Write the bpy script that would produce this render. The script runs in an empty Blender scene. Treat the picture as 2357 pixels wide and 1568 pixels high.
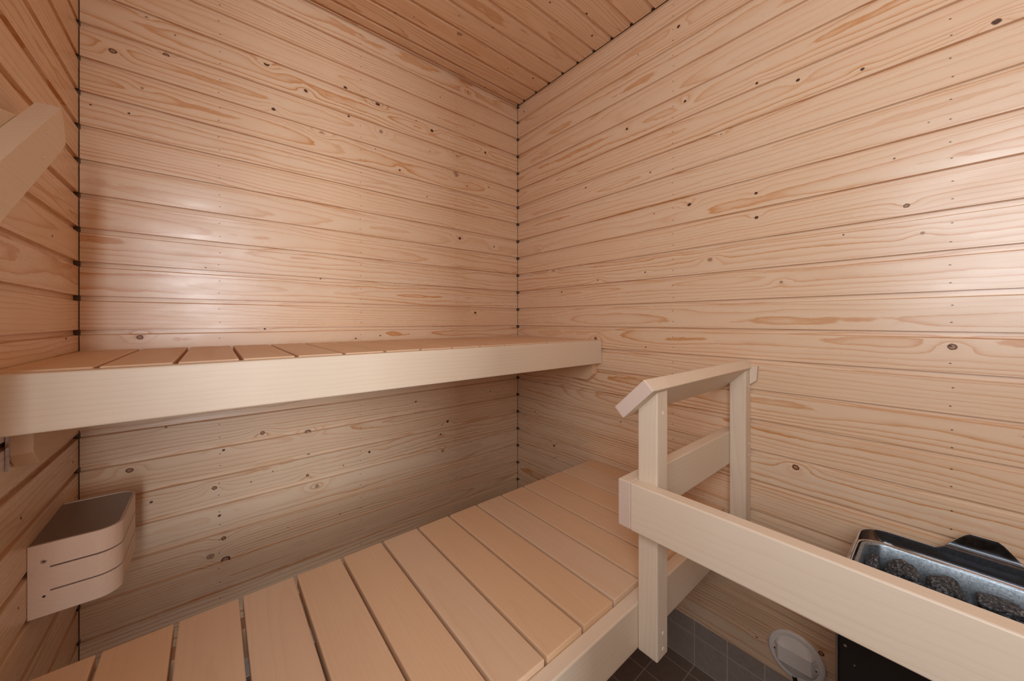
import bpy, bmesh, math, random
import numpy as np
from mathutils import Vector, Matrix, noise as mnoise
sc = bpy.context.scene
COL = sc.collection
PI = math.pi
H = 1.134                      # height of the camera above the tiled floor
LX = -1.484                    # left wall plane
CEIL = 1.112 + H
YD = -2.05                     # wall behind the camera

# ------------------------------------------------------------- camera
cam_d = bpy.data.cameras.new('camera'); cam = bpy.data.objects.new('camera', cam_d); COL.objects.link(cam)
W, HT, F, U0, V0, YAW = 2357, 1568, 826.66, 1173.2, 738.2, 50.466
cam.location = (-1.2184, -1.4107, H)
cam.rotation_euler = (PI/2, 0, math.radians(YAW-90))
cam_d.sensor_width = 36; cam_d.lens = F/W*36
cam_d.shift_x = (W/2-U0)/W; cam_d.shift_y = -(HT/2-V0)/W
cam_d.clip_start = 0.01
sc.camera = cam
# ------------------------------------------------------------- light and exposure
wd = bpy.data.worlds.new('daylight'); sc.world = wd; wd.use_nodes = True
wd.node_tree.nodes['Background'].inputs[0].default_value = (0.85, 0.93, 1.0, 1)
wd.node_tree.nodes['Background'].inputs[1].default_value = 0.5
def area(name, loc, rot, sx, sy, power, col):
    l = bpy.data.lights.new(name, 'AREA'); l.shape = 'RECTANGLE'; l.size = sx; l.size_y = sy; l.energy = power; l.color = col
    o = bpy.data.objects.new(name, l); COL.objects.link(o); o.location = loc; o.rotation_euler = rot
    return o
DOOR = (-1.98, -1.28, 1.08, 2.04)   # window opening in the left wall: y0, y1, z0, z1
WIN = (-1.445, -1.02, 0.0, 2.03)   # doorway in the wall behind the camera: x0, x1, z0, z1
area('side_window_daylight', (LX-0.13, (DOOR[0]+DOOR[1])/2, 1.56), (0, -PI/2, 0), 0.92, 0.68, 16.0, (0.90, 0.95, 1.0))
area('washroom_daylight', (-1.50, -4.3, 1.50), (PI/2, 0, 0), 0.60, 1.9, 84.0, (0.92, 0.96, 1.0))
sc.view_settings.view_transform = 'Standard'; sc.view_settings.look = 'None'
sc.view_settings.exposure = 0.0; sc.view_settings.gamma = 1.0
sc.view_settings.use_curve_mapping = False
sc.cycles.max_bounces = 14; sc.cycles.diffuse_bounces = 10; sc.cycles.glossy_bounces = 6
sc.cycles.sample_clamp_indirect = 6.0

# ------------------------------------------------------------- materials
class NT:
    def __init__(s, name):
        s.m = bpy.data.materials.new(name); s.m.use_nodes = True; s.t = s.m.node_tree; s.n = s.t.nodes
        s.p = s.n['Principled BSDF']
    def lk(s, a, b): s.t.links.new(a, b)
    def put(s, sock, v):
        if hasattr(v, 'is_output'): s.lk(v, sock)
        elif v is not None: sock.default_value = v
    def math(s, op, a, b=None, c=None, clamp=False):
        n = s.n.new('ShaderNodeMath'); n.operation = op; n.use_clamp = clamp
        s.put(n.inputs[0], a); s.put(n.inputs[1], b)
        if c is not None: s.put(n.inputs[2], c)
        return n.outputs[0]
    def mix(s, f, a, b, mode='MIX'):
        n = s.n.new('ShaderNodeMix'); n.data_type = 'RGBA'; n.blend_type = mode
        s.put(n.inputs[0], f); s.put(n.inputs[6], a); s.put(n.inputs[7], b)
        return n.outputs[2]
    def attr(s, name):
        n = s.n.new('ShaderNodeAttribute'); n.attribute_name = name; return n
    def vec(s, a, b, c):
        n = s.n.new('ShaderNodeCombineXYZ'); s.put(n.inputs[0], a); s.put(n.inputs[1], b); s.put(n.inputs[2], c); return n.outputs[0]
    def sep(s, v):
        n = s.n.new('ShaderNodeSeparateXYZ'); s.lk(v, n.inputs[0]); return n.outputs
    def noise(s, v, scale=1.0, detail=2.0, rough=0.5):
        n = s.n.new('ShaderNodeTexNoise'); s.lk(v, n.inputs['Vector']); n.inputs['Scale'].default_value = scale
        n.inputs['Detail'].default_value = detail; n.inputs['Roughness'].default_value = rough
        return n.outputs[0]
    def ramp(s, f, pts):
        n = s.n.new('ShaderNodeValToRGB'); s.lk(f, n.inputs[0]); e = n.color_ramp.elements
        while len(e) < len(pts): e.new(0.5)
        for i, (p, c) in enumerate(pts):
            e[i].position = p; e[i].color = c if len(c) == 4 else (*c, 1)
        return n.outputs[0]
    def bump(s, h, strength, dist):
        n = s.n.new('ShaderNodeBump'); s.lk(h, n.inputs['Height']); n.inputs['Strength'].default_value = strength
        n.inputs['Distance'].default_value = dist; s.lk(n.outputs[0], s.p.inputs['Normal'])

def g(v): return (v, v, v, 1)
def wood(name, pale, late, freq, contrast, rough=0.42, warm=(0.78, 0.52, 0.32, 1), wander=1.6, tonevar=0.35, fibre=0.10, spec=0.5):
    t = NT(name)
    u, a, b = t.sep(t.attr('wv').outputs['Vector'])
    tone = t.attr('tone').outputs['Fac']; kd = t.attr('kd').outputs['Fac']
    r = t.math('SQRT', t.math('ADD', t.math('MULTIPLY', a, a), t.math('MULTIPLY', b, b)))
    n1 = t.noise(t.vec(t.math('MULTIPLY', u, 2.2), t.math('MULTIPLY', a, 14.0), t.math('ADD', t.math('MULTIPLY', b, 14.0), t.math('MULTIPLY', tone, 31.0))), 1.0, 2.0)
    n2 = t.noise(t.vec(t.math('MULTIPLY', u, 22.0), t.math('MULTIPLY', a, 90.0), t.math('MULTIPLY', tone, 71.0)), 1.0, 3.0, 0.6)
    w = t.math('ADD', t.math('MULTIPLY', t.math('SUBTRACT', n1, 0.5), wander*2), t.math('MULTIPLY', t.math('SUBTRACT', n2, 0.5), 0.42))
    fq = t.math('MULTIPLY', t.math('ADD', t.math('MULTIPLY', tone, 0.7), 0.65), freq)
    rho = t.math('ADD', t.math('ADD', t.math('MULTIPLY', r, fq), kd), w)
    f = t.math('FRACT', rho)
    band = t.ramp(f, [(0.0, g(0.55)), (0.05, g(0.0)), (0.42, g(0.0)), (0.74, g(0.30)), (0.94, g(1.0)), (1.0, g(0.75))])
    wn = t.n.new('ShaderNodeTexWhiteNoise'); wn.noise_dimensions = '1D'
    t.lk(t.math('ADD', t.math('FLOOR', rho), t.math('MULTIPLY', tone, 37.7)), wn.inputs['W'])
    inten = t.math('MULTIPLY_ADD', wn.outputs['Value'], 0.75, 0.25)
    # slow variation of how strongly the rings read
    n3 = t.noise(t.vec(t.math('MULTIPLY', u, 1.3), t.math('MULTIPLY', a, 9.0), t.math('MULTIPLY', tone, 17.0)), 1.0, 1.0)
    amt = t.math('MULTIPLY', t.math('MULTIPLY', band, inten), t.math('MULTIPLY', t.math('MULTIPLY_ADD', n3, 1.5, 0.1), contrast), clamp=True)
    base = t.mix(t.math('MULTIPLY', tone, tonevar), pale, warm)
    mot = t.noise(t.vec(t.math('MULTIPLY', u, 3.0), t.math('MULTIPLY', a, 16.0), t.math('MULTIPLY_ADD', tone, 53.0, 3.0)), 1.0, 2.0)
    base = t.mix(t.math('MULTIPLY', t.math('SUBTRACT', mot, 0.42, clamp=True), 1.1), base, tuple(x*y for x, y in zip(pale, (0.96, 0.84, 0.72, 1))))
    col = t.mix(amt, base, late)
    fb = t.noise(t.vec(t.math('MULTIPLY', u, 9.0), t.math('MULTIPLY', a, 620.0), t.math('MULTIPLY', b, 620.0)), 1.0, 2.0, 0.6)
    col = t.mix(fibre*2, col, t.mix(1.0, col, t.ramp(fb, [(0.3, g(0.72)), (0.7, g(1.0))]), 'MULTIPLY'))
    t.lk(col, t.p.inputs['Base Color'])
    rn = t.noise(t.vec(t.math('MULTIPLY', u, 12.0), t.math('MULTIPLY', a, 60.0), t.math('MULTIPLY', b, 60.0)), 1.0, 3.0)
    t.lk(t.math('ADD', t.math('MULTIPLY_ADD', rn, 0.14, rough-0.07), t.math('MULTIPLY', t.math('SUBTRACT', mot, 0.5), 0.28)), t.p.inputs['Roughness'])
    t.p.inputs['Specular IOR Level'].default_value = spec
    t.bump(t.math('ADD', t.math('MULTIPLY', fb, 0.5), t.math('MULTIPLY', rn, 0.8)), 0.06, 0.0010)
    return t.m

PALE = (0.785, 0.600, 0.430, 1); LATE = (0.600, 0.285, 0.105, 1)
M_PINE = wood('pine_panel', PALE, LATE, 94.0, 1.15, rough=0.30, spec=0.7)
M_PINE2 = wood('pine_ceiling', (0.80, 0.585, 0.40, 1), (0.55, 0.27, 0.10, 1), 110.0, 0.95, rough=0.5)
M_SLAT = wood('alder_slat', (0.74, 0.55, 0.39, 1), (0.66, 0.44, 0.27, 1), 120.0, 0.45, rough=0.5, warm=(0.76, 0.49, 0.27, 1), wander=1.2, tonevar=0.7, fibre=0.05)
M_BEAM = wood('aspen_beam', (0.76, 0.65, 0.52, 1), (0.66, 0.50, 0.35, 1), 120.0, 0.40, rough=0.42, warm=(0.74, 0.60, 0.44, 1), wander=1.2, tonevar=0.5, fibre=0.06)
M_END = wood('end_grain', (0.70, 0.58, 0.52, 1), (0.58, 0.45, 0.38, 1), 260.0, 0.5, rough=0.6, wander=0.8, fibre=0.12)

def plain(name, col, rough=0.5, metal=0.0, **kw):
    t = NT(name); t.p.inputs['Base Color'].default_value = (*col, 1); t.p.inputs['Roughness'].default_value = rough
    t.p.inputs['Metallic'].default_value = metal
    for k, v in kw.items(): t.p.inputs[k].default_value = v
    return t
def speck(name, c0, c1, scale, rough=0.5, metal=0.0, bump=0.0, lo=0.4, hi=0.6):
    t = plain(name, c0, rough, metal)
    tc = t.n.new('ShaderNodeTexCoord'); n = t.noise(tc.outputs['Object'], scale, 4.0, 0.7)
    t.lk(t.ramp(n, [(lo, (*c0, 1)), (hi, (*c1, 1))]), t.p.inputs['Base Color'])
    if bump: t.bump(n, bump, 0.002)
    return t.m
def knotmat(name, pts):
    t = NT(name); kr = t.attr('kr').outputs['Fac']
    wv = t.attr('wv').outputs['Vector']; n = t.noise(wv, 420.0, 2.0)
    f = t.math('ADD', kr, t.math('MULTIPLY', t.math('SUBTRACT', n, 0.5), 0.22))
    t.lk(t.ramp(f, pts), t.p.inputs['Base Color']); t.p.inputs['Roughness'].default_value = 0.45
    return t.m
M_KD = knotmat('knot_dark', [(0.0, (0.10, 0.045, 0.02)), (0.6, (0.05, 0.02, 0.01)), (0.85, (0.16, 0.07, 0.03)), (1.0, (0.52, 0.30, 0.16))])
M_KR = knotmat('knot_ringed', [(0.0, (0.16, 0.07, 0.03)), (0.25, (0.42, 0.22, 0.11)), (0.55, (0.33, 0.16, 0.075)), (0.72, (0.05, 0.02, 0.01)), (0.88, (0.12, 0.05, 0.02)), (1.0, (0.60, 0.36, 0.2))])
M_KP = knotmat('knot_pale', [(0.0, (0.12, 0.06, 0.035)), (0.2, (0.36, 0.22, 0.14)), (0.6, (0.46, 0.30, 0.20)), (0.8, (0.26, 0.14, 0.08)), (1.0, (0.70, 0.48, 0.31))])
M_NAIL = plain('nail_head', (0.10, 0.07, 0.055), 0.4, 0.6).m
M_BACK = plain('dark_batten', (0.16, 0.09, 0.055), 0.8).m
M_STEEL = plain('polished_steel', (0.62, 0.63, 0.66), 0.10, 1.0).m
M_DSTEEL = plain('dark_polished_steel', (0.42, 0.42, 0.44), 0.09, 1.0).m
M_BLACK = plain('black_enamel', (0.012, 0.010, 0.009), 0.14, 0.0).m
M_GALV = speck('galvanised_steel', (0.24, 0.29, 0.33), (0.40, 0.46, 0.51), 260.0, 0.42, 0.8, 0.15)
M_WHITE = plain('white_plastic', (0.80, 0.765, 0.73), 0.38).m
M_CABLE = plain('black_cable', (0.015, 0.013, 0.012), 0.4).m
M_SCREW = plain('zinc_screw', (0.70, 0.68, 0.64), 0.25, 1.0).m
M_PLUG = plain('white_screw_cap', (0.78, 0.74, 0.68), 0.5).m
M_HOLE = plain('dark_hole', (0.03, 0.02, 0.015), 0.8).m
M_SHADE = plain('brown_shade_plate', (0.25, 0.19, 0.155), 0.32, 0.25).m
M_STONE = None

def stone_mat():
    t = plain('olivine_stone', (0.05, 0.05, 0.052), 0.62)
    tc = t.n.new('ShaderNodeTexCoord'); n = t.noise(tc.outputs['Object'], 240.0, 5.0, 0.75)
    n2 = t.noise(tc.outputs['Object'], 22.0, 2.0)
    c = t.ramp(n, [(0.36, (0.015, 0.016, 0.018, 1)), (0.5, (0.06, 0.067, 0.080, 1)), (0.58, (0.17, 0.185, 0.20, 1)), (0.68, (0.56, 0.60, 0.65, 1))])
    c = t.mix(t.math('MULTIPLY', n2, 0.2), c, t.mix(1.0, c, (1.1, 0.95, 0.8, 1), 'MULTIPLY'))
    t.lk(c, t.p.inputs['Base Color']); t.bump(n, 0.9, 0.003)
    return t.m
M_STONE = stone_mat()

def tile_mat(name, axes, offs, pitch, tile, tile2, grout):
    t = NT(name); tc = t.n.new('ShaderNodeTexCoord'); x = t.sep(tc.outputs['Object'])
    ds = []; ids = []
    for ax, o in zip(axes, offs):
        q = t.math('DIVIDE', t.math('SUBTRACT', x[ax], o), pitch)
        ids.append(t.math('FLOOR', q))
        ds.append(t.math('ABSOLUTE', t.math('SUBTRACT', t.math('FRACT', t.math('ADD', q, 0.5)), 0.5)))
    d = t.math('MULTIPLY', t.math('MINIMUM', ds[0], ds[1]), pitch)
    gmask = t.ramp(t.math('MULTIPLY', d, 100.0), [(0.13, g(1.0)), (0.19, g(0.0))])
    wn = t.n.new('ShaderNodeTexWhiteNoise'); wn.noise_dimensions = '2D'; t.lk(t.vec(ids[0], ids[1], 0.0), wn.inputs['Vector'])
    nz = t.noise(tc.outputs['Object'], 60.0, 4.0, 0.7)
    c = t.mix(wn.outputs['Value'], tile, tile2)
    c = t.mix(0.5, c, t.mix(1.0, c, t.ramp(nz, [(0.3, g(0.75)), (0.7, g(1.15))]), 'MULTIPLY'))
    t.lk(t.mix(gmask, c, grout), t.p.inputs['Base Color']); t.p.inputs['Roughness'].default_value = 0.5
    t.bump(t.math('SUBTRACT', 1.0, gmask), 0.5, 0.001)
    return t.m

# ------------------------------------------------------------- helpers
def empty(name, loc, label=None, cat=None, group=None):
    o = bpy.data.objects.new(name, None); COL.objects.link(o); o.location = loc; o.empty_display_size = 0.05
    if label: o['label'] = label; o['category'] = cat
    if group: o['group'] = group
    return o
def wset(o, parent):
    if parent is not None:
        o.parent = parent
        o.location = Vector(o.location) - world_loc(parent)
def world_loc(p):
    v = Vector((0, 0, 0))
    while p is not None: v += Vector(p.location); p = p.parent
    return v
def mk(name, verts, faces, mats, loc=(0, 0, 0), parent=None, mi=None, smooth=False, attrs=None):
    me = bpy.data.meshes.new(name); me.from_pydata([tuple(v) for v in verts], [], faces)
    for m in (mats if isinstance(mats, (list, tuple)) else [mats]): me.materials.append(m)
    if mi is not None: me.polygons.foreach_set('material_index', np.array(mi, dtype=np.int32))
    if smooth: me.polygons.foreach_set('use_smooth', np.ones(len(me.polygons), dtype=bool))
    if attrs:
        for k, (tp, arr) in attrs.items():
            a = me.attributes.new(k, tp, 'POINT')
            a.data.foreach_set('vector' if tp == 'FLOAT_VECTOR' else 'value', np.asarray(arr, dtype=np.float32).ravel())
    me.update()
    o = bpy.data.objects.new(name, me); COL.objects.link(o); o.location = loc
    wset(o, parent)
    return o
def from_bm(name, bm, mats, loc=(0, 0, 0), parent=None, smooth=False):
    me = bpy.data.meshes.new(name); bm.to_mesh(me); bm.free()
    for m in (mats if isinstance(mats, (list, tuple)) else [mats]): me.materials.append(m)
    if smooth: me.polygons.foreach_set('use_smooth', np.ones(len(me.polygons), dtype=bool))
    o = bpy.data.objects.new(name, me); COL.objects.link(o); o.location = loc
    wset(o, parent)
    return o
def grain(o, axis, seed, origin=(0, 0, 0), spread=0.03, tone=None):
    """solid wood coordinates: distance along the grain and the offset from a slightly tilted pith line"""
    me = o.data; rnd = random.Random(seed); n = len(me.vertices)
    co = np.empty(n*3, dtype=np.float32); me.vertices.foreach_get('co', co); co = co.reshape(n, 3)
    oth = [i for i in range(3) if i != axis]
    u = co[:, axis] + rnd.uniform(-5, 5)
    a0 = rnd.uniform(-spread, spread); b0 = rnd.choice((-1, 1))*rnd.uniform(0.02, 0.06)
    sa = rnd.uniform(-0.02, 0.02); sb = rnd.uniform(-0.04, 0.04)
    a = co[:, oth[0]] - a0 - sa*co[:, axis]; b = co[:, oth[1]] - b0 - sb*co[:, axis]
    me.attributes.new('wv', 'FLOAT_VECTOR', 'POINT').data.foreach_set('vector', np.stack([u, a, b], 1).astype(np.float32).ravel())
    t = rnd.random() if tone is None else tone
    me.attributes.new('tone', 'FLOAT', 'POINT').data.foreach_set('value', np.full(n, t, dtype=np.float32))
def prism(pts, ext, axis, r=0.0015, seg=2):
    """polygon pts (in the two other axes, in order) extruded along axis between ext[0] and ext[1]; bevelled"""
    bm = bmesh.new(); oth = [i for i in range(3) if i != axis]
    def V(p, e):
        c = [0, 0, 0]; c[axis] = e; c[oth[0]] = p[0]; c[oth[1]] = p[1]; return bm.verts.new(c)
    a = [V(p, ext[0]) for p in pts]; b = [V(p, ext[1]) for p in pts]
    bm.faces.new(a); bm.faces.new(b[::-1]); n = len(pts)
    for i in range(n): bm.faces.new((a[i], b[i], b[(i+1) % n], a[(i+1) % n]))
    bmesh.ops.recalc_face_normals(bm, faces=bm.faces)
    if r: bmesh.ops.bevel(bm, geom=list(bm.edges), offset=r, segments=seg, affect='EDGES', profile=0.5, clamp_overlap=True)
    return bm
def board(name, x0, x1, y0, y1, z0, z1, axis, mat, parent=None, seed=0, r=0.002, tone=None, cut=None, endmat=None):
    """a plank given by its world box; axis = grain direction"""
    c = Vector(((x0+x1)/2, (y0+y1)/2, (z0+z1)/2)); d = (x1-x0, y1-y0, z1-z0)
    oth = [i for i in range(3) if i != axis]
    A, B = d[oth[0]]/2, d[oth[1]]/2
    bm = prism([(-A, -B), (A, -B), (A, B), (-A, B)], (-d[axis]/2, d[axis]/2), axis, r)
    if cut:
        for co, no in cut:
            geom = list(bm.verts)+list(bm.edges)+list(bm.faces)
            bmesh.ops.bisect_plane(bm, geom=geom, plane_co=Vector(co)-c, plane_no=no, clear_outer=True)
            ed = [e for e in bm.edges if e.is_boundary]
            if ed: bmesh.ops.contextual_create(bm, geom=ed)
    mats = [mat]
    if endmat:
        mats.append(endmat)
        for f in bm.faces:
            if abs(f.normal[axis]) > 0.8: f.material_index = 1
    o = from_bm(name, bm, mats, c, parent)
    grain(o, axis, seed, tone=tone)
    return o
def cyl_bm(r, h, axis, seg=20, bev=0.0):
    bm = bmesh.new(); bmesh.ops.create_cone(bm, cap_ends=True, segments=seg, radius1=r, radius2=r, depth=h)
    if bev: bmesh.ops.bevel(bm, geom=[e for e in bm.edges if abs(e.verts[0].co.z-e.verts[1].co.z) < 1e-6], offset=bev, segments=2, affect='EDGES', profile=0.5)
    if axis == 0: bmesh.ops.rotate(bm, verts=bm.verts, matrix=Matrix.Rotation(PI/2, 3, 'Y'))
    if axis == 1: bmesh.ops.rotate(bm, verts=bm.verts, matrix=Matrix.Rotation(PI/2, 3, 'X'))
    return bm
def screw(name, loc, axis, r, mat, parent, t=0.0012):
    return from_bm(name, cyl_bm(r, t, axis, 16, t*0.3), mat, loc, parent)

KA = [(-1.425, 0.718, 6.9, 1), (-1.323, 0.76, 7.4, 1), (-1.362, 0.846, 4.2, 0), (-1.303, 0.822, 1.9, 0), (-1.464, 0.56, 2.3, 0), (-1.395, 0.563, 3.0, 0), (-1.37, 0.642, 3.6, 2), (-1.084, 0.838, 7.1, 0), (-1.065, 0.698, 5.7, 0), (-0.971, 0.797, 6.0, 0), (-0.842, 0.861, 6.4, 0), (-0.72, 0.852, 8.5, 0), (-0.828, 0.765, 4.9, 0), (-0.919, 0.668, 9.3, 2), (-0.71, 0.743, 8.5, 2), (-0.562, 0.838, 2.7, 0), (-0.49, 0.821, 7.5, 0), (-0.45, 0.981, 2.9, 0), (-0.306, 1.062, 6.1, 2), (-0.275, 0.92, 2.5, 0), (-0.362, 0.751, 8.9, 2), (-0.207, 0.811, 6.3, 0), (-0.367, 0.665, 13.8, 2), (-0.634, 0.612, 4.4, 0), (-0.729, 0.673, 2.0, 0), (-0.5, 0.729, 2.2, 0), (-0.075, 0.787, 2.2, 0), (-0.146, 0.729, 2.1, 0), (-0.311, 0.625, 3.0, 0), (-0.186, 0.648, 3.2, 0), (-0.513, 0.53, 2.8, 0), (-0.35, 0.376, 6.9, 0), (-0.154, 0.363, 4.3, 0), (-1.374, -0.046, 7.2, 1), (-1.088, -0.027, 3.5, 0), (-0.805, -0.067, 3.3, 0), (-0.713, -0.059, 3.4, 0), (-0.265, 0.037, 6.2, 0), (-0.923, 0.15, 3.1, 0), (-1.236, 0.159, 2.0, 0), (-1.095, -0.365, 7.1, 1), (-0.963, -0.389, 8.3, 1), (-1.194, -0.398, 4.0, 0), (-1.394, -0.407, 7.1, 1), (-1.322, -0.303, 3.1, 0), (-0.961, -0.466, 4.5, 0), (-1.125, -0.516, 2.1, 0), (-1.067, -0.497, 2.1, 0), (-1.216, -0.508, 6.6, 1), (-0.966, -0.538, 5.3, 1), (-0.936, -0.584, 7.7, 2), (-1.352, -0.507, 3.6, 0), (-1.204, -0.596, 4.0, 0), (-1.194, -0.669, 6.7, 1), (-1.225, -0.712, 9.2, 2), (-1.189, -0.741, 12.0, 1), (-0.849, -0.534, 2.4, 0), (-0.755, -0.506, 5.0, 0), (-0.564, -0.34, 4.5, 0), (-0.413, -0.449, 6.8, 0), (-0.448, -0.5, 3.8, 0), (-0.438, -0.575, 7.7, 2), (-0.86, -0.71, 2.4, 0), (-1.024, -0.698, 1.8, 0), (-0.178, -0.343, 3.2, 0)]
KB = [(-0.048, 1.065, 4.4, 0), (-0.055, 1.032, 3.3, 0), (-0.638, 0.732, 5.0, 0), (-0.733, 0.536, 3.1, 0), (-0.441, 0.564, 3.7, 0), (-0.871, 0.385, 5.8, 0), (-0.748, 0.383, 2.3, 0), (-1.061, 0.371, 4.4, 0), (-1.062, 0.3, 5.1, 0), (-0.156, 0.346, 3.2, 0), (-0.935, 0.194, 6.9, 2), (-0.246, 0.233, 5.1, 2), (-0.503, 0.166, 4.5, 2), (-0.713, 0.177, 3.2, 0), (-0.305, 0.13, 3.9, 0), (-0.857, 0.735, 5.1, 0), (-1.063, 0.69, 4.4, 0), (-1.158, 0.65, 4.7, 0), (-1.283, 0.612, 4.2, 0), (-1.477, 0.603, 6.1, 0), (-1.355, 0.262, 5.4, 1), (-1.249, 0.215, 2.2, 0), (-1.379, 0.195, 3.9, 2), (-1.121, 0.107, 4.8, 2), (-1.421, -0.056, 7.4, 1), (-0.835, 0.999, 5.9, 0), (-0.685, 0.989, 2.4, 0), (-1.153, -0.398, 8.3, 1), (-0.492, -0.073, 7.2, 1), (-0.715, -0.097, 3.2, 0), (-0.611, -0.392, 3.4, 0), (-0.257, -0.58, 6.0, 0), (-0.131, -0.447, 3.2, 0), (-0.259, -0.639, 4.0, 0), (-1.063, -0.92, 3.2, 0), (-1.206, -0.865, 6.8, 1), (-1.336, 0.376, 2.0, 0), (-1.388, 0.438, 1.9, 2), (-0.965, 0.582, 4.1, 2)]
KC = [(-0.707, -0.136, 6.3, 1), (-0.652, -0.174, 2.4, 0), (-0.482, -0.213, 10.1, 2), (-0.527, -0.284, 2.4, 0), (-0.394, -0.31, 3.3, 0), (-0.312, -0.533, 3.8, 0), (-0.176, -0.583, 6.3, 0), (-0.228, -0.488, 3.2, 0), (-0.079, -0.535, 5.1, 0), (-0.216, -0.184, 2.9, 0), (-0.222, -0.018, 3.1, 0), (-0.087, -0.209, 5.0, 0)]
KL = [(-0.196, 0.181, 2.8, 0), (-0.102, -0.042, 3.6, 0), (-0.049, -0.347, 3.2, 0), (-0.358, -0.354, 3.1, 0), (-0.369, -0.508, 2.3, 0), (-0.066, 0.129, 2.1, 0)]

# ------------------------------------------------------------- tongue and groove panels
PITCH = 0.088
# profile from the seam downwards: (distance below the seam, depth behind the face)
PROF = [(0.0, 0.0), (0.0002, 0.0092), (0.0122, 0.0088), (0.0134, 0.0072), (0.0146, 0.0008), (0.0152, 0.0)]
def panel(name, mapf, u0, u1, seams, v_lo, knots, mats, du, seed, nails=(), back=None, vdir=-1, nface=8):
    """boards lying one below the other between consecutive seams; mapf(u, v, depth) gives the world point"""
    rnd = random.Random(seed)
    nu = max(2, int(round((u1-u0)/du))+1); us = np.linspace(u0, u1, nu)
    Vs = []; Fs = []; mi = []; WV = []; KD = []; TN = []; KRr = []; base = 0
    seams = list(seams)
    for bi in range(len(seams)-1):
        s0, s1 = seams[bi], seams[bi+1]; wdt = abs(s1-s0); d = 1 if s1 > s0 else -1
        rows = [(s0+d*p, dep) for p, dep in PROF]
        for k in range(1, nface+1): rows.append((s0+d*(0.0152+(wdt-0.0152)*k/nface), 0.0))
        mid = (s0+s1)/2
        v0 = mid + rnd.uniform(-0.030, 0.030) if rnd.random() < 0.84 else mid + rnd.choice((-1, 1))*rnd.uniform(0.05, 0.09)
        d0 = rnd.uniform(-0.02, 0.03); s = rnd.choice((-1, 1))*rnd.uniform(0.009, 0.032); ph = rnd.uniform(0, 6.28)
        tone = rnd.random(); uoff = rnd.uniform(-9, 9)
        kk = [(ku, kv, kr, kt) for ku, kv, kr, kt in knots if min(s0, s1) <= kv < max(s0, s1)]
        for ku, kv, kr, kt in list(kk): pass
        R = len(rows)
        vv = np.array([r[0] for r in rows]); dd = np.array([r[1] for r in rows])
        U, VV = np.meshgrid(us, vv, indexing='ij'); DD = np.broadcast_to(dd, U.shape)
        bb = d0 + s*(U-u0) + 0.005*np.sin(U*4.1+ph) + 0.0025*np.sin(U*11.3+ph*2) + DD
        aa = VV - v0 + 0.003*np.sin(U*3.0+ph*1.7)
        kd = np.zeros_like(U)
        for ku, kv, kr, kt in kk:
            if kr < 2.9: continue
            sg = 1 if kt != 0 or kr > 5 else 0.6
            e = ((U-ku)**2/(2*(0.012+kr*0.0016)**2) + (VV-kv)**2/(2*(0.006+kr*0.0007)**2))
            kd += sg*(0.25*kr)*np.exp(-e)
        P = mapf(U, VV, DD)
        Vs.append(P.reshape(-1, 3)); WV.append(np.stack([U+uoff, aa, bb], -1).reshape(-1, 3)); KD.append(kd.ravel())
        n = U.size; TN.append(np.full(n, tone)); KRr.append(np.zeros(n))
        i = np.arange(nu-1)[:, None]*R + np.arange(R-1)[None, :] + base
        q = np.stack([i, i+R, i+R+1, i+1], -1).reshape(-1, 4)
        Fs += q.tolist(); mi += [0]*len(q); base += n
        # knots inlaid in this board
        for ku, kv, kr, kt in kk:
            rr = kr*0.001*(0.92 if kt else 0.88); K = 16; ring = []
            el = rnd.uniform(1.0, 1.3); rot = rnd.uniform(-0.3, 0.3)
            vlim = [min(s0, s1)+0.001, max(s0, s1)-0.001]
            pts = [(ku, kv, 0.0)]
            for j in range(K):
                an = 2*PI*j/K; rad = rr*(1+rnd.uniform(-0.10, 0.10))
                x = rad*el*math.cos(an); y = rad*math.sin(an)
                pts.append((ku+x*math.cos(rot)-y*math.sin(rot), min(max(kv+x*math.sin(rot)+y*math.cos(rot), vlim[0]), vlim[1]), 1.0))
            uu = np.array([p[0] for p in pts]); v2 = np.array([p[1] for p in pts])
            pr = abs(v2-s0); dep = np.interp(pr, [p[0] for p in PROF], [p[1] for p in PROF])
            P = mapf(uu, v2, dep-0.0004); Vs.append(P); WV.append(np.stack([uu, v2, uu*0+bi], -1)); KD.append(uu*0); TN.append(uu*0+tone)
            KRr.append(np.array([p[2] for p in pts]))
            for j in range(K): Fs.append([base, base+1+j, base+1+(j+1) % K]); mi.append(1+kt)
            base += len(pts)
        for nu_ in nails:
            for fr in (0.36, 0.80):
                cu = nu_ + rnd.uniform(-0.002, 0.002); cv = s0 + d*wdt*(fr+rnd.uniform(-0.03, 0.03)); K = 8
                uu = np.array([cu+0.0021*math.cos(2*PI*j/K) for j in range(K)]); v2 = np.array([cv+0.0011*math.sin(2*PI*j/K) for j in range(K)])
                Vs.append(mapf(uu, v2, uu*0-0.0004)); WV.append(np.stack([uu, v2, uu*0], -1)); KD.append(uu*0); TN.append(uu*0); KRr.append(uu*0)
                Fs.append(list(range(base, base+K))); mi.append(4); base += K
    if back:
        p0 = len(mi)
        u_a, u_b, v_a, v_b = back
        c = mapf(np.array([u_a, u_b, u_b, u_a]*2), np.array([v_a, v_a, v_b, v_b]*2), np.array([0.0095]*4+[0.05]*4))
        Vs.append(c); WV.append(c*0); KD.append(np.zeros(8)); TN.append(np.zeros(8)); KRr.append(np.zeros(8))
        for f in ([0, 1, 2, 3], [4, 5, 6, 7], [0, 1, 5, 4], [1, 2, 6, 5], [2, 3, 7, 6], [3, 0, 4, 7]): Fs.append([base+k for k in f]); mi.append(5)
        base += 8
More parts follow.
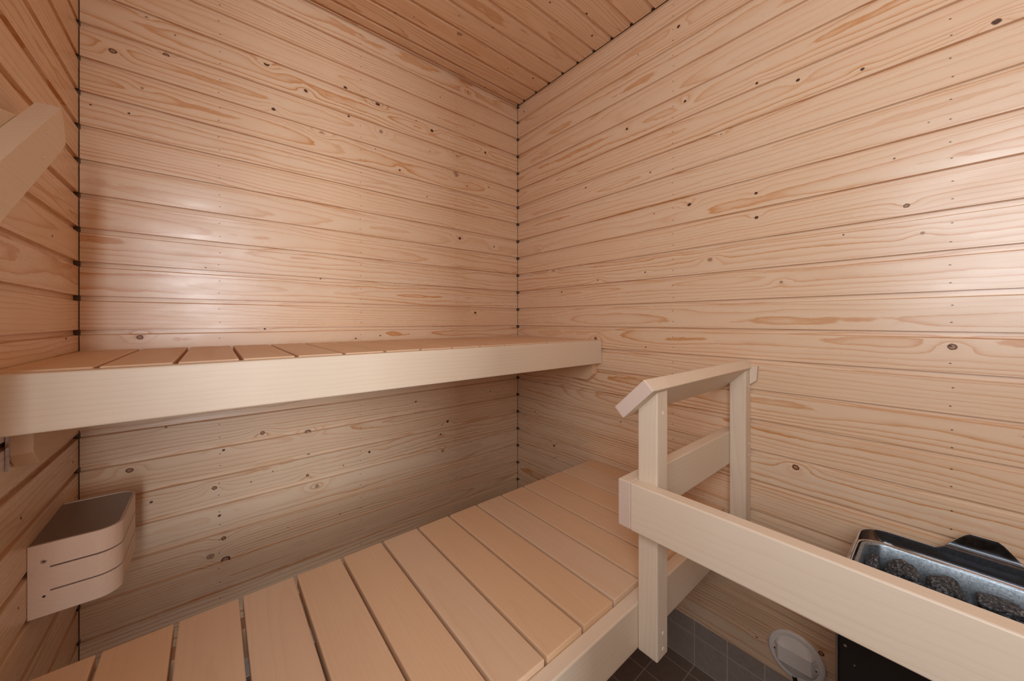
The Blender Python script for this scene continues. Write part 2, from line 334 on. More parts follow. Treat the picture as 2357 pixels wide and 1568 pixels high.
    o = mk(name, np.concatenate(Vs), Fs, mats, mi=mi, attrs={'wv': ('FLOAT_VECTOR', np.concatenate(WV)), 'kd': ('FLOAT', np.concatenate(KD)),
           'tone': ('FLOAT', np.concatenate(TN)), 'kr': ('FLOAT', np.concatenate(KRr))})
    o['kind'] = 'structure'
    return o
PM = [M_PINE, M_KD, M_KR, M_KP, M_NAIL, M_BACK]
PM2 = [M_PINE2, M_KD, M_KR, M_KP, M_NAIL, M_BACK]
Z0 = 1.0326; ZTILE = -0.985
seams = [1.1118] + [Z0 - k*PITCH for k in range(23)] + [ZTILE]
SE = [s for s in seams if s >= ZTILE]
def kz(K): return [(a, b+H, r, t) for a, b, r, t in K]
SEH = [s+H for s in SE]
mA = lambda u, v, d: np.stack([u, d+0*u, v], -1)
mB = lambda u, v, d: np.stack([d+0*u, u, v], -1)
mC = lambda u, v, d: np.stack([LX-d+0*u, u, v], -1)
mD = lambda u, v, d: np.stack([u, YD-d+0*u, v], -1)
mT = lambda u, v, d: np.stack([u, v, CEIL+d+0*u], -1)
def extra(K, n, u0, u1, v0, v1, seed):
    r = random.Random(seed); return K + [(r.uniform(u0, u1), r.uniform(v0, v1), r.uniform(1.5, 3.0), 0) for _ in range(n)]
panel('wall_back', mA, LX+0.0015, -0.0015, SEH, 0, kz(KA), PM, 0.006, 11, nails=(-1.204, -0.7874, -0.37), back=(LX-0.05, 0.05, ZTILE+H, CEIL+0.05))
panel('wall_right', mB, YD+0.001, -0.0015, SEH, 0, kz(KB), PM, 0.006, 23, nails=(-0.216, -0.8159, -1.4197), back=(YD-0.05, 0.05, ZTILE+H, CEIL+0.05))
panel('wall_left', mC, DOOR[1], -0.0015, SEH, 0, kz(KL), PM, 0.008, 37, back=(DOOR[1], 0.05, ZTILE+H, CEIL+0.05))
# wall behind the camera, in pieces around its doorway
def cutseams(lo, hi): return [hi] + [s for s in SEH if lo < s < hi] + [lo]
for nm, a, b, lo, hi in (('wall_front', LX+0.001, WIN[0], ZTILE+H, CEIL), ('wall_front_pier', WIN[1], -0.001, ZTILE+H, CEIL), ('wall_front_top', WIN[0], WIN[1], WIN[3], CEIL)):
    panel(nm, mD, a, b, cutseams(lo, hi), 0, [], PM, 0.02, 41, back=(a, b, lo, hi))
panel('wall_left_top', mC, YD+0.001, DOOR[1], cutseams(DOOR[3], CEIL), 0, [], PM, 0.02, 43, back=(YD, DOOR[1], DOOR[3], CEIL))
panel('wall_left_low', mC, YD+0.001, DOOR[1], cutseams(ZTILE+H, DOOR[2]), 0, [], PM, 0.02, 44, back=(YD, DOOR[1], ZTILE+H, DOOR[2]))
panel('wall_left_pier', mC, YD+0.001, DOOR[0], cutseams(DOOR[2], DOOR[3]), 0, [], PM, 0.02, 45, back=(YD, DOOR[0], DOOR[2], DOOR[3]))
# ceiling boards run along the back wall
cs = [-0.0015] + [-0.0486 - k*0.0863 for k in range(24)]; cs = [c for c in cs if c > YD] + [YD+0.001]
panel('ceiling', mT, LX+0.001, -0.004, cs, 0, KC, PM2, 0.008, 57, nails=(), back=(LX-0.05, 0.05, YD-0.05, 0.05))

# tiled floor and tiled upstand under the panelling
def box_struct(name, x0, x1, y0, y1, z0, z1, mat):
    bm = prism([(x0, y0), (x1, y0), (x1, y1), (x0, y1)], (z0, z1), 2, 0)
    o = from_bm(name, bm, mat); o['kind'] = 'structure'; return o
TP = 0.0976
M_FLOOR = tile_mat('floor_tile', (0, 1), (-0.0399, -0.8864), TP, (0.165, 0.118, 0.093, 1), (0.19, 0.138, 0.11, 1), (0.36, 0.29, 0.24, 1))
M_TB = tile_mat('wall_tile_right', (1, 2), (-0.8868, H-1.0345), TP, (0.29, 0.245, 0.215, 1), (0.32, 0.27, 0.235, 1), (0.46, 0.395, 0.34, 1))
M_TA = tile_mat('wall_tile_back', (0, 2), (-0.0399, H-1.0345), TP, (0.29, 0.245, 0.215, 1), (0.32, 0.27, 0.235, 1), (0.46, 0.395, 0.34, 1))
ZT = ZTILE+H
box_struct('floor', LX-0.06, 0.06, YD-0.06, 0.06, -0.05, 0.0, M_FLOOR)
box_struct('baseboard_right', 0.0015, 0.06, YD-0.05, 0.06, -0.01, ZT, M_TB)
box_struct('baseboard_back', LX-0.05, 0.0015, 0.0015, 0.06, -0.01, ZT, M_TA)
box_struct('baseboard_left', LX-0.06, LX-0.0015, YD-0.05, 0.0015, -0.01, ZT, M_TB)
box_struct('baseboard_front', WIN[1], 0.0015, YD-0.06, YD-0.0015, -0.01, ZT, M_TA)
# door jamb boards of the opening in the left wall, and the frame and pane of the window behind the camera
def frame(name, boxes, seed):
    bm = bmesh.new()
    for (x0, x1, y0, y1, z0, z1) in boxes:
        t = prism([(x0, y0), (x1, y0), (x1, y1), (x0, y1)], (z0, z1), 2, 0.001)
        me_ = bpy.data.meshes.new('t'); t.to_mesh(me_); t.free(); bm.from_mesh(me_); bpy.data.meshes.remove(me_)
    o = from_bm(name, bm, M_BEAM); grain(o, 2, seed); o['kind'] = 'structure'
xa, xb = LX-0.06, LX+0.004
frame('window_1', [(xa, xb, DOOR[1]-0.03, DOOR[1]-0.0005, DOOR[2], DOOR[3]), (xa, xb, DOOR[0]+0.0005, DOOR[0]+0.03, DOOR[2], DOOR[3]), (xa, xb, DOOR[0]+0.03, DOOR[1]-0.03, DOOR[2], DOOR[2]+0.03), (xa, xb, DOOR[0]+0.03, DOOR[1]-0.03, DOOR[3]-0.03, DOOR[3])], 9)
frame('door_1', [(WIN[0]-0.0005+0.0005, WIN[0]+0.018, YD-0.07, YD+0.004, 0, WIN[3]), (WIN[1]-0.018, WIN[1], YD-0.07, YD+0.004, 0, WIN[3]), (WIN[0]+0.018, WIN[1]-0.018, YD-0.07, YD+0.004, WIN[3]-0.018, WIN[3])], 10)

# ------------------------------------------------------------- benches
def rel(z): return z + H
SX = [-0.5832 - k*0.0985 for k in range(-5, 9)]
edges = [e for e in sorted(SX) if LX+0.03 < e < -0.03]
bounds = [LX+0.004] + edges + [-0.004]
G = 0.0033
def make_bench(name, label, y_back, y_front, ztop, beam_y0, beam_h, seed, beam_z):
    b = empty(name, (-0.742, (y_back+y_front)/2, 0 if False else rel(ztop)-0.1), label, 'bench')
    for i in range(len(bounds)-1):
        x0, x1 = bounds[i]+(G if i else 0), bounds[i+1]-(G if i < len(bounds)-2 else 0)
        board('slat', x0, x1, y_front, y_back, rel(ztop)-0.024, rel(ztop), 1, M_SLAT, b, seed+i*7, r=0.0022)
    board('front_beam', LX+0.003, -0.003, beam_y0, y_front-0.0004, rel(beam_z)-beam_h, rel(beam_z), 0, M_BEAM, b, seed+101, r=0.0028, tone=0.25)
    board('back_joist', LX+0.003, -0.003, y_back-0.066, y_back-0.028, rel(ztop)-0.024-0.06, rel(ztop)-0.0245, 0, M_SLAT, b, seed+102)
    return b
ub = make_bench('upper_bench', 'high pale wooden bench under the ceiling end, long light fascia along its front', -0.004, -0.4975, -0.0775, -0.5250, 0.0925, 300, -0.0805)
lb = make_bench('lower_bench', 'low slatted wooden bench below, standing clear of the back wall', -0.4769, -0.9776, -0.576, -1.0056, 0.0945, 500, -0.586)
ub['label'] = 'upper slatted wooden bench with a long pale front board, fixed between the side walls'
lb['label'] = 'lower slatted wooden bench with the railing on its right front edge'
for x0, x1, sd in ((LX+0.0008, LX+0.0288, 61), (-0.0288, -0.0008, 67)):
    y1_, y0_ = -0.02, -0.5000 if x0 > -1 else -0.4200
    zb = rel(-0.252 if x0 < -1 else -0.2445); zt = rel(-0.1035)
    c = Vector(((x0+x1)/2, 0, 0))
    bm = prism([(y0_, zt), (y1_, zt), (y1_, zb), (y0_+0.028, zb), (y0_, zb+0.027)], (x0, x1), 0, 0.0015)
    o = from_bm('support_rail', bm, M_SLAT, (0, 0, 0), ub); grain(o, 1, sd)
    s_ = 1 if x0 < -1 else -1
    screw('screw', ((x1 if s_ > 0 else x0)+s_*0.0003, y0_+0.04, zt-0.085), 0, 0.0028, M_SCREW, o)
board('rail_plate', LX+0.0004, LX+0.0045, -0.4236, -0.4210, rel(-0.250), rel(-0.15), 2, M_STEEL, ub, 68, r=0.0004)
# lower bench side bearers behind the front beam
for x0, x1, sd in ((LX+0.004, LX+0.032, 71), (-0.032, -0.004, 73)):
    board('side_bearer', x0, x1, -0.977, -0.545, rel(-0.6605), rel(-0.6005), 1, M_SLAT, lb, sd)

# ------------------------------------------------------------- railing on the lower bench
rl = empty('safety_railing', (-0.30, -1.03, rel(-0.681)), 'pale wooden safety railing with two posts, sloped handrail and long guard board by the heater', 'railing')
XP = -0.5399; YP0, YP1 = -1.0481, -1.0060
A_ = (-1.0350, rel(-0.1155)); B_ = (-1.0555, rel(-0.1355)); C_ = (-0.9885, rel(-0.2015)); D_ = (-0.9680, rel(-0.1815))
nrm = Vector((0, C_[1]-B_[1], -(C_[0]-B_[0]))).normalized()
if nrm.z < 0: nrm = -nrm
cutp = [((0, B_[0], B_[1]-0.0004), nrm)]
def post(x0, x1, zb, seed):
    return board('post', x0, x1, YP0, YP1, zb, rel(-0.10), 2, M_BEAM, rl, seed, r=0.0025, tone=0.3, cut=cutp)
p1 = post(XP, XP+0.042, rel(-0.681), 81)
p2 = post(-0.0435, -0.0015, rel(-0.681), 83)
for pt, xs in ((p1, -0.5175), (p2, -0.0165)):
    for zz in ((-0.187, -0.632, -0.6635) if pt is p1 else (-0.191, -0.3586, -0.3902)):
        screw('screw_cap', (xs, YP0-0.0003, rel(zz)), 1, 0.0034, M_PLUG, pt)
bm = prism([A_, B_, C_, D_], (-0.568, -0.0015), 0, 0.0022)
for f in bm.faces:
    if abs(f.normal.x) > 0.9: f.material_index = 1
o = from_bm('handrail', bm, [M_BEAM, M_END], (0, 0, 0), rl); grain(o, 0, 91, tone=0.4)
# grain() uses raw coordinates, so keep the pith near this part
board('cross_rail', -0.568, -0.0015, YP1+0.0006, YP1+0.0286, rel(-0.4235), rel(-0.3280), 0, M_BEAM, rl, 93, r=0.0022, tone=0.5, endmat=M_END)
board('guard_board', XP-0.0290, XP-0.0006, YD+0.012, YP1+0.0001, rel(-0.4235), rel(-0.3280), 1, M_BEAM, rl, 97, r=0.0026, tone=0.15)
board('guard_cleat', XP-0.0004, XP+0.0416, YD+0.004, YD+0.046, rel(-0.44), rel(-0.315), 2, M_BEAM, rl, 98)
bm = prism([(-1.0688, rel(-0.131)), (-1.0485, rel(-0.1325)), (-1.0485, rel(-0.1865)), (-1.0660, rel(-0.1730))], (-0.0165, -0.0012), 0, 0.0012)
for f in bm.faces:
    if abs(f.normal.y) > 0.9: f.material_index = 1
o = from_bm('wall_plate', bm, [M_BEAM, M_END], (0, 0, 0), rl); grain(o, 2, 99)

# ------------------------------------------------------------- slanted grab rail on the left wall
gr = empty('grab_rail', (LX, -0.75, rel(0.0)), 'slanted pale wooden grab rail with rounded end, high on the left wall', 'grab rail')
ang = math.atan2(0.178, 0.239); dx, dz = math.cos(ang), math.sin(ang)
def slant(t, w): return (-0.398 + dx*t - dz*w, rel(0.383) + dz*t + dx*w)
TH = 0.064; LEN = 1.05
pts = [slant(-LEN, 0), slant(-LEN, -TH)]
pts += [slant(-0.042, -TH), slant(-0.012, -TH+0.003), (-0.3715, rel(0.318)), (-0.3700, rel(0.334)), (-0.3800, rel(0.362)), (-0.3900, rel(0.3775)), (-0.398, rel(0.383))]
bm = prism(pts, (-1.458, -1.430), 0, 0.0016)
o = from_bm('rail_bar', bm, M_BEAM, (0, 0, 0), gr); grain(o, 1, 111, tone=0.4)
for y, z in ((-0.4681, 0.3104), (-0.4838, 0.264)): screw('screw', (-1.4298, y, rel(z)), 0, 0.0027, M_SCREW, o)
for dy in (0.0, -0.62):
    dzz = dy*0.745
    q = [(-0.474+dy, rel(0.3265+dzz)), (-0.468+dy, rel(0.315+dzz)), (-0.468+dy, rel(0.20+dzz)), (-0.560+dy, rel(0.13+dzz)), (-0.560+dy, rel(0.290+dzz)), (-0.528+dy, rel(0.312+dzz))]
    bm = prism(q, (LX+0.0005, -1.4585), 0, 0.002)
    o = from_bm('spacer_block', bm, M_BEAM, (0, 0, 0), gr); grain(o, 2, 113+int(dy*10), tone=0.6)

# ------------------------------------------------------------- curved wooden lamp shade low on the left wall
lp = empty('lamp_shade', (LX+0.05, -0.23, rel(-0.557)), 'curved pale plywood lamp shade with two slits and brown top plate on left wall', 'lamp shade')
YN, YF, XO = -0.332, -0.118, -1.3655
ZL, ZH = rel(-0.556), rel(-0.4205)
def upath(off):
    """plan of the band from the near wall end, round both corners, back to the wall"""
    R = 0.034; pts = []; s = 0
    n = 16
    for i in range(n+1): pts.append((LX+0.0006 + (XO-R-LX)*i/n, YN+off))
    for i in range(1, 15): a = -PI/2 + PI/2*i/15; pts.append((XO-R+(R-off)*math.cos(a), YN+R+(R-off)*math.sin(a)))
    for i in range(0, 13): pts.append((XO-off, YN+R+(YF-YN-2*R)*i/12))
    for i in range(1, 15): a = PI/2*i/15; pts.append((XO-R+(R-off)*math.cos(a), YF-R+(R-off)*math.sin(a)))
    for i in range(n+1): pts.append((XO-R - (XO-R-LX-0.0006)*i/n, YF-off))
    return pts
po, pi_ = upath(0.0), upath(0.0055); NP = len(po)
s1, s2 = rel(-0.4662), rel(-0.5107); hs = 0.0015
zrows = [ZH, s1+hs, s1-hs, s2+hs, s2-hs, ZL]
sl_from = 5; sl_to = NP-1-5
verts = []
for (x, y) in po: verts += [(x, y, z) for z in zrows]
for (x, y) in pi_: verts += [(x, y, z) for z in zrows]
nz = len(zrows); faces = []; mi = []
for i in range(NP-1):
    for k in range(nz-1):
        slit = k in (1, 3) and sl_from <= i < sl_to
        a = i*nz+k; b = NP*nz + a
        if not slit:
            faces += [(a, a+1, a+nz+1, a+nz), (b, b+nz, b+nz+1, b+1)]; mi += [0, 0]
        else:
            faces += [(a, a+nz, b+nz, b), (a+1, b+1, b+nz+1, a+nz+1)]; mi += [1, 1]
    a = i*nz; b = NP*nz+a; faces.append((a, a+nz, b+nz, b)); mi.append(1)
    a += nz-1; b += nz-1; faces.append((a, b, b+nz, a+nz)); mi.append(1)
for k in (1, 3):
    for i in (sl_from, sl_to):
        a = i*nz+k; b = NP*nz+a; faces.append((a, b, b+1, a+1)); mi.append(1)
for i in (0, NP-1):
    for k in range(nz-1):
        a = i*nz+k; b = NP*nz+a; faces.append((a, b, b+1, a+1)); mi.append(1)
M_PLY = wood('birch_plywood', (0.76, 0.58, 0.46, 1), (0.66, 0.46, 0.34, 1), 120.0, 0.35, rough=0.40, tonevar=0.2, fibre=0.04)
c = Vector((LX+0.05, -0.23, rel(-0.49)))
band = mk('shade_band', [Vector(v)-c for v in verts], faces, [M_PLY, M_END], c, lp, mi=mi)
bm = bmesh.new(); bm.from_mesh(band.data); bmesh.ops.recalc_face_normals(bm, faces=bm.faces); bm.to_mesh(band.data); bm.free()
grain(band, 1, 121, tone=0.3)
pin = upath(0.0064)
zt = ZH-0.0015
tv = [(x, y, zt) for x, y in pin] + [(x, y, zt-0.003) for x, y in pin]
n = len(pin)
tf = [list(range(n)), list(range(2*n-1, n-1, -1))] + [(i, (i+1) % n, n+(i+1) % n, n+i) for i in range(n)]
mk('top_plate', [Vector(v)-c for v in tv], tf, M_SHADE, c, lp)
# lamp body on the wall behind the shade
board('wall_mount', LX+0.0005, LX+0.02, -0.30, -0.15, rel(-0.54), rel(-0.44), 1, M_PLY, lp, 127)
from_bm('bulb_globe', cyl_bm(0.035, 0.09, 1, 28, 0.012), M_WHITE, (LX+0.058, -0.225, rel(-0.49)), lp, smooth=True)
sc_ = screw('screw', (-1.4641, YN-0.0004, rel(-0.4528)), 1, 0.0042, M_SCREW, band, 0.0016)
for an in (0.5, 0.5+PI/2):
    bmx = prism([(-0.0026, -0.0005), (0.0026, -0.0005), (0.0026, 0.0005), (-0.0026, 0.0005)], (-0.0002, 0.0002), 1, 0)
    bmesh.ops.rotate(bmx, verts=bmx.verts, matrix=Matrix.Rotation(an, 3, 'Y'))
    from_bm('screw_slot', bmx, M_HOLE, (-1.4641, YN-0.0013, rel(-0.4528)), band)
screw('screw_hole', (-1.4641, YN-0.0002, rel(-0.5191)), 1, 0.0021, M_HOLE, band, 0.0006)

# ------------------------------------------------------------- electric heater with its stones
HX0, HX1, HY0, HY1 = -0.335, -0.040, -1.640, -1.287
ZR = rel(-0.480)
ht = empty('sauna_heater', ((HX0+HX1)/2, (HY0+HY1)/2, rel(-1.02)), 'black and steel electric sauna heater filled with stones at the right wall', 'heater')
def rrect(x0, x1, y0, y1, r, n=8):
    pts = []
    for cx, cy, a0 in ((x1-r, y1-r, 0), (x0+r, y1-r, PI/2), (x0+r, y0+r, PI), (x1-r, y0+r, 1.5*PI)):
        for i in range(n+1): a = a0+PI/2*i/n; pts.append((cx+r*math.cos(a), cy+r*math.sin(a)))
    return pts
def densify(pts, step=0.008):
    out = []
    for i, p in enumerate(pts):
        q = pts[(i+1) % len(pts)]; L_ = math.dist(p, q); m = max(1, int(L_/step))
        for k in range(m): out.append((p[0]+(q[0]-p[0])*k/m, p[1]+(q[1]-p[1])*k/m))
    return out
def loft(name, rings, mat, parent, closed_loop=True, smooth=True, loc=None):
    """rings: list of equal-length closed point lists (x, y, z)"""
    n = len(rings[0]); V = [p for r in rings for p in r]; Fc = []
    R = len(rings)
    for k in range(R-1 if not closed_loop else R):
        k2 = (k+1) % R
        for i in range(n): j = (i+1) % n; Fc.append((k*n+i, k*n+j, k2*n+j, k2*n+i))
    c = Vector(loc) if loc else Vector((0, 0, 0))
    o = mk(name, [Vector(v)-c for v in V], Fc, mat, c, parent, smooth=smooth)
    bm = bmesh.new(); bm.from_mesh(o.data); bmesh.ops.recalc_face_normals(bm, faces=bm.faces)
    for e in bm.edges:
        if len(e.link_faces) == 2 and e.calc_face_angle() > 0.6: e.smooth = False
    bm.to_mesh(o.data); bm.free()
    return o
hump = lambda x, y: 0.050*min(1.0, max(0.0, (0.060-abs(y+1.466))/0.045))*(1.0 if x > HX1-0.03 else 0.0)
def hump(x, y):
    if x < HX1-0.035: return 0.0
    t = min(1.0, max(0.0, (0.060-abs(y+1.460))/0.042)); return 0.048*(0.75*t+0.25*t*t*(3-2*t))
outer = densify(rrect(HX0, HX1, HY0, HY1, 0.045))
base_o = rrect(HX0, HX1, HY0, HY1, 0.045)
def ring_at(inset, z, f=None):
    x0, x1, y0, y1 = HX0+inset, HX1-inset, HY0+inset, HY1-inset; r = max(0.006, 0.045-inset)
    pts = []
    for cx, cy, a0, px, py in ((x1-r, y1-r, 0, 0, 0), (x0+r, y1-r, PI/2, 0, 0), (x0+r, y0+r, PI, 0, 0), (x1-r, y0+r, 1.5*PI, 0, 0)):
        for i in range(9): a = a0+PI/2*i/8; pts.append((cx+r*math.cos(a), cy+r*math.sin(a)))
        nxt = {0: (x0+r, y1), PI/2: (x0, y0+r), PI: (x1-r, y0), 1.5*PI: (x1, y1-r)}[a0]
        lx, ly = pts[-1]
        for k in range(1, 40): pts.append((lx+(nxt[0]-lx)*k/40, ly+(nxt[1]-ly)*k/40))
    return [(x, y, z + (f(x, y) if f else 0)) for x, y in pts]
T = 0.0016
loft('steel_collar', [ring_at(0, ZR-0.055), ring_at(0, ZR, hump), ring_at(T/2, ZR+0.0006, hump), ring_at(T, ZR, hump), ring_at(T, ZR-0.055)], M_DSTEEL, ht, loc=((HX0+HX1)/2, (HY0+HY1)/2, ZR))
loft('collar_edge', [ring_at(-0.0006, ZR-0.002, hump), ring_at(-0.0006, ZR+0.0012, hump), ring_at(0.0022, ZR+0.0012, hump), ring_at(0.0022, ZR-0.002, hump)], M_STEEL, ht, loc=((HX0+HX1)/2, (HY0+HY1)/2, ZR), smooth=False)  # thin brighter steel ring added for the highlight along the collar rim
def sub_ring(x0, x1, y0, y1, r, z):
    pts = []
    for cx, cy, a0 in ((x1-r, y1-r, 0), (x0+r, y1-r, PI/2), (x0+r, y0+r, PI), (x1-r, y0+r, 1.5*PI)):
        for i in range(11): a = a0+PI/2*i/10; pts.append((cx+r*math.cos(a), cy+r*math.sin(a), z))
    return pts
bx0, bx1, by0, by1 = HX0+0.016, -0.100, HY0+0.012, HY1-0.010
ZB = ZR-0.004
# channel between collar and stone basin, then the basin itself
loft('back_tray', [sub_ring(HX0+T, HX1-T, HY0+T, HY1-T, 0.043, ZR-0.034), sub_ring(bx0-0.004, bx1+0.004, by0-0.004, by1+0.004, 0.034, ZR-0.028)], M_DSTEEL, ht, closed_loop=False, loc=((HX0+HX1)/2, (HY0+HY1)/2, ZR-0.03))
rg = lambda i, z: sub_ring(bx0+i, bx1-i, by0+i, by1-i, 0.034-i*0.5, z)
loft('stone_basin', [rg(-0.004, ZR-0.045), rg(-0.004, ZB-0.003), rg(-0.0025, ZB), rg(0.0025, ZB), rg(0.0045, ZB-0.003), rg(0.006, ZB-0.05), rg(0.012, ZB-0.15), rg(0.10, ZB-0.155)], M_GALV, ht, closed_loop=False, loc=((HX0+HX1)/2, (HY0+HY1)/2, ZB-0.05))
for i_, zz in ((-0.0065, ZB-0.001), (-0.012, ZB-0.004)):
    a = sub_ring(bx0+i_, bx1-i_, by0+i_, by1-i_, 0.034-i_, zz); b = sub_ring(bx0+i_-0.0016, bx1-i_+0.0016, by0+i_-0.0016, by1-i_+0.0016, 0.0356-i_, zz+0.0012)
    c2 = sub_ring(bx0+i_-0.003, bx1-i_+0.003, by0+i_-0.003, by1-i_+0.003, 0.037-i_, zz)
    loft('basin_trim', [a, b, c2], M_STEEL, ht, loc=((HX0+HX1)/2, (HY0+HY1)/2, zz))
bt = prism([(bx0+0.02, by0+0.02), (bx1-0.02, by0+0.02), (bx1-0.02, by1-0.02), (bx0+0.02, by1-0.02)], (ZB-0.139, ZB-0.134), 2, 0)
from_bm('basin_floor', bt, M_GALV, (0, 0, 0), ht)
BX0 = -0.318; BY1 = -1.2815; BY0 = -1.646
bm = prism([(BX0, BY0), (-0.055, BY0), (-0.055, BY1), (BX0, BY1)], (rel(-1.02), ZR-0.056), 2, 0.006, 3)
from_bm('casing', bm, M_BLACK, (0, 0, 0), ht)
board('edge_trim', BX0-0.0012, BX0+0.004, BY1-0.002, BY1+0.0012, rel(-1.02), ZR-0.056, 2, M_DSTEEL, ht, 3, r=0.0004)
for (y, z, r_, m) in ((-1.2935, -0.6005, 0.0022, M_SCREW), (-1.306, -0.628, 0.0012, M_SCREW), (-1.3345, -0.649, 0.0024, M_PLUG)):  # the white one is the LED's bright dot, put in as plain colour
    screw('screw', (BX0-0.0004, y, rel(z)), 0, r_, m, ht)
board('wall_bracket', -0.056, -0.0005, -1.60, -1.34, rel(-0.80), rel(-0.62), 1, M_DSTEEL, ht, 4)

rs = random.Random(77)
def stone(loc, size, seed, rot, label, group=None):
    bm = bmesh.new(); bmesh.ops.create_icosphere(bm, subdivisions=4, radius=1.0)
    r = random.Random(seed); off = Vector((r.uniform(-50, 50), r.uniform(-50, 50), r.uniform(-50, 50)))
    planes = [(Vector((r.gauss(0, 1), r.gauss(0, 1), r.gauss(0, 1))).normalized(), r.uniform(0.52, 0.86)) for _ in range(13)]
    for v in bm.verts:
        p = v.co.normalized(); rad = 1.0
        for n_, d_ in planes:
            q = p.dot(n_)
            if q > 0.01: rad = min(rad, d_/q)
        nn = mnoise.fractal(p*2.2+off, 1.0, 2.0, 4)*0.07 + mnoise.fractal(p*7+off, 1.0, 2.0, 3)*0.035
        v.co = p*(rad+nn)
    mx = [max(abs(v.co[k]) for v in bm.verts) for k in range(3)]
    for v in bm.verts: v.co = Vector((v.co.x/mx[0], v.co.y/mx[1], v.co.z/mx[2]))
    for v in bm.verts: v.co = Vector((v.co.x*size[0], v.co.y*size[1], v.co.z*size[2]))
    o = from_bm('sauna_stone', bm, M_STONE, loc); o.rotation_euler = rot
    o['label'] = label; o['category'] = 'stone'; o['group'] = group or 'stones in the heater basin'
    return o

# (x, y, height of the centre below the rim, half sizes, turn, label)
SD = [
 (-0.160, -1.3165, 0.025, (0.030, 0.0135, 0.024), 0.15, 'small dark stone standing in the basin corner nearest the bench'),
 (-0.156, -1.3590, 0.021, (0.037, 0.0285, 0.030), 0.1, 'large rough speckled stone in the basin beside the small corner one'),
 (-0.146, -1.4145, 0.027, (0.034, 0.0265, 0.030), -0.2, 'blocky sparkling stone with a dark end, right of the largest one'),
 (-0.140, -1.4710, 0.027, (0.025, 0.0285, 0.013), 0.3, 'flat brownish stone at the right, leaning on the basin back'),
 (-0.180, -1.4660, 0.040, (0.026, 0.036, 0.015), 0.2, 'long flat speckled stone just under the brownish one'),
 (-0.150, -1.5250, 0.036, (0.032, 0.026, 0.028), 0.0, 'dark stone in the heater at the far right edge of the photo'),
]
for i, (x, y, dz_, sz, tw, lab) in enumerate(SD):
    stone((x, y, ZB-dz_), sz, 900+i, (rs.uniform(-0.25, 0.25), rs.uniform(-0.2, 0.2), tw), lab)
hid = [(-0.235, -1.335), (-0.24, -1.395), (-0.245, -1.455), (-0.24, -1.52), (-0.235, -1.585), (-0.16, -1.585)]
for i, (x, y) in enumerate(hid):
    stone((x, y, ZB-0.046-0.004*(i % 3)), (0.034, 0.030, 0.026), 950+i, (rs.uniform(0, 3), rs.uniform(0, 3), rs.uniform(0, 3)), 'dark heater stone on the room side of the basin, hidden behind the guard board', 'stones behind the guard board')
for i in range(5):
    for j in range(2):
        stone((-0.240+j*0.080, -1.345-i*0.060, ZB-0.106), (0.034, 0.027, 0.027), 970+i*3+j, (0, 0, rs.uniform(0, 3)), 'dark stone in the bottom layer of the basin under the larger ones', 'bottom layer of heater stones')


# ------------------------------------------------------------- round junction box on the right wall
vy, vz = -1.1545, rel(-0.9085)
jb = empty('junction_box', (0, vy, vz), 'round white plastic junction box low on the right wall beside the heater', 'junction box')
def disc(name, prof, mat, seg=64):
    """prof: (radius, distance from the wall)"""
    V = []; Fc = []
    for r_, d_ in prof: V += [(-d_, r_*math.cos(2*PI*i/seg), r_*math.sin(2*PI*i/seg)) for i in range(seg)]
    for k in range(len(prof)-1):
        for i in range(seg): j = (i+1) % seg; Fc.append((k*seg+i, k*seg+j, (k+1)*seg+j, (k+1)*seg+i))
    V.append((-prof[-1][1], 0, 0)); c_ = len(V)-1; k = (len(prof)-1)*seg
    for i in range(seg): Fc.append((k+i, k+(i+1) % seg, c_))
    o = mk(name, V, Fc, mat, (0, vy, vz), jb, smooth=True)
    bm = bmesh.new(); bm.from_mesh(o.data); bmesh.ops.recalc_face_normals(bm, faces=bm.faces); bm.to_mesh(o.data); bm.free()
    return o
disc('base_plate', [(0.061, 0.0003), (0.0625, 0.003), (0.0615, 0.007), (0.058, 0.0085), (0.052, 0.009)], M_WHITE)
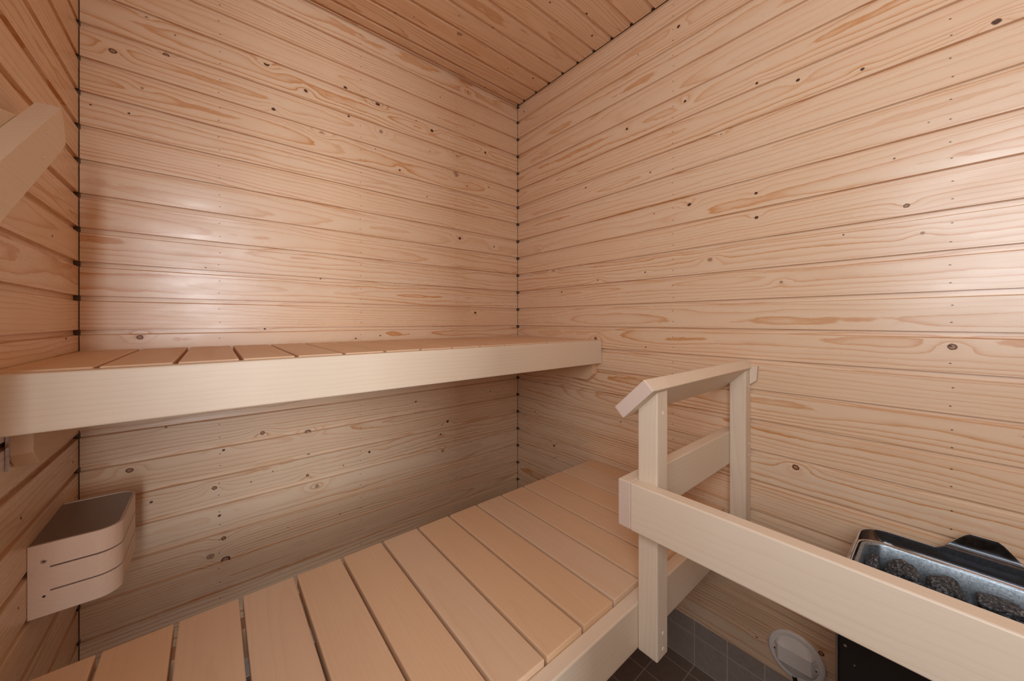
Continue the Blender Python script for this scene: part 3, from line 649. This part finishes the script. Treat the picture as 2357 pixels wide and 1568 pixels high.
# raised cover: a dome cut by two parallel flats and sloping shoulders
bm = bmesh.new()
segs = 40
def cover_pt(a, r_, d_): return (-d_, r_*math.cos(a), r_*math.sin(a))
ca, sa = math.cos(-0.0), math.sin(-0.0)
rim = [bm.verts.new(cover_pt(2*PI*i/segs, 0.0495, 0.0088)) for i in range(segs)]
top = []
for i in range(segs):
    a = 2*PI*i/segs; y = 0.043*math.cos(a); z = 0.043*math.sin(a)
    zz = max(-0.020, min(0.020, z)); yy = max(-0.036, min(0.036, y))
    top.append(bm.verts.new((-0.0225, yy, zz)))
for i in range(segs): bm.faces.new((rim[i], rim[(i+1) % segs], top[(i+1) % segs], top[i]))
bm.faces.new(top)
bmesh.ops.remove_doubles(bm, verts=bm.verts, dist=0.00005)
bmesh.ops.recalc_face_normals(bm, faces=bm.faces)
bmesh.ops.rotate(bm, verts=bm.verts, matrix=Matrix.Rotation(-0.02, 3, 'X'))
cv = from_bm('cover', bm, M_WHITE, (0, vy, vz), jb)
for s_ in (1, -1):
    rc = from_bm('screw_recess', cyl_bm(0.0065, 0.006, 0, 24, 0.001), M_WHITE, (-0.0115, vy+s_*0.044, vz), jb)
    screw('screw', (-0.0148, vy+s_*0.044, vz), 0, 0.0034, M_SCREW, jb, 0.0012)
    for an in (0.3, 0.3+PI/2):
        bmx = prism([(-0.0022, -0.0005), (0.0022, -0.0005), (0.0022, 0.0005), (-0.0022, 0.0005)], (-0.0002, 0.0002), 0, 0)
        bmesh.ops.rotate(bmx, verts=bmx.verts, matrix=Matrix.Rotation(an, 3, 'X'))
        from_bm('screw_slot', bmx, M_HOLE, (-0.0155, vy+s_*0.044, vz), jb)
# cable from the box down and along to the heater
def tube(name, pts, r_, mat, parent=None):
    cu = bpy.data.curves.new(name, 'CURVE'); cu.dimensions = '3D'; cu.bevel_depth = r_; cu.bevel_resolution = 5; cu.resolution_u = 10
    sp = cu.splines.new('BEZIER'); sp.bezier_points.add(len(pts)-1)
    for b_, p in zip(sp.bezier_points, pts): b_.co = p; b_.handle_left_type = b_.handle_right_type = 'AUTO'
    o = bpy.data.objects.new(name, cu); COL.objects.link(o)
    dg = bpy.context.evaluated_depsgraph_get(); me = bpy.data.meshes.new_from_object(o.evaluated_get(dg))
    bpy.data.objects.remove(o); bpy.data.curves.remove(cu)
    me.materials.clear(); me.materials.append(mat)
    o2 = bpy.data.objects.new(name, me); COL.objects.link(o2)
    wset(o2, parent); return o2
cb = tube('power_cable', [(-0.010, vy+0.002, vz-0.050), (-0.010, vy-0.003, vz-0.080), (-0.010, vy-0.008, vz-0.130), (-0.008, vy-0.008, rel(-1.10)), (0.010, vy-0.008, rel(-1.115))], 0.0052, M_CABLE, jb)
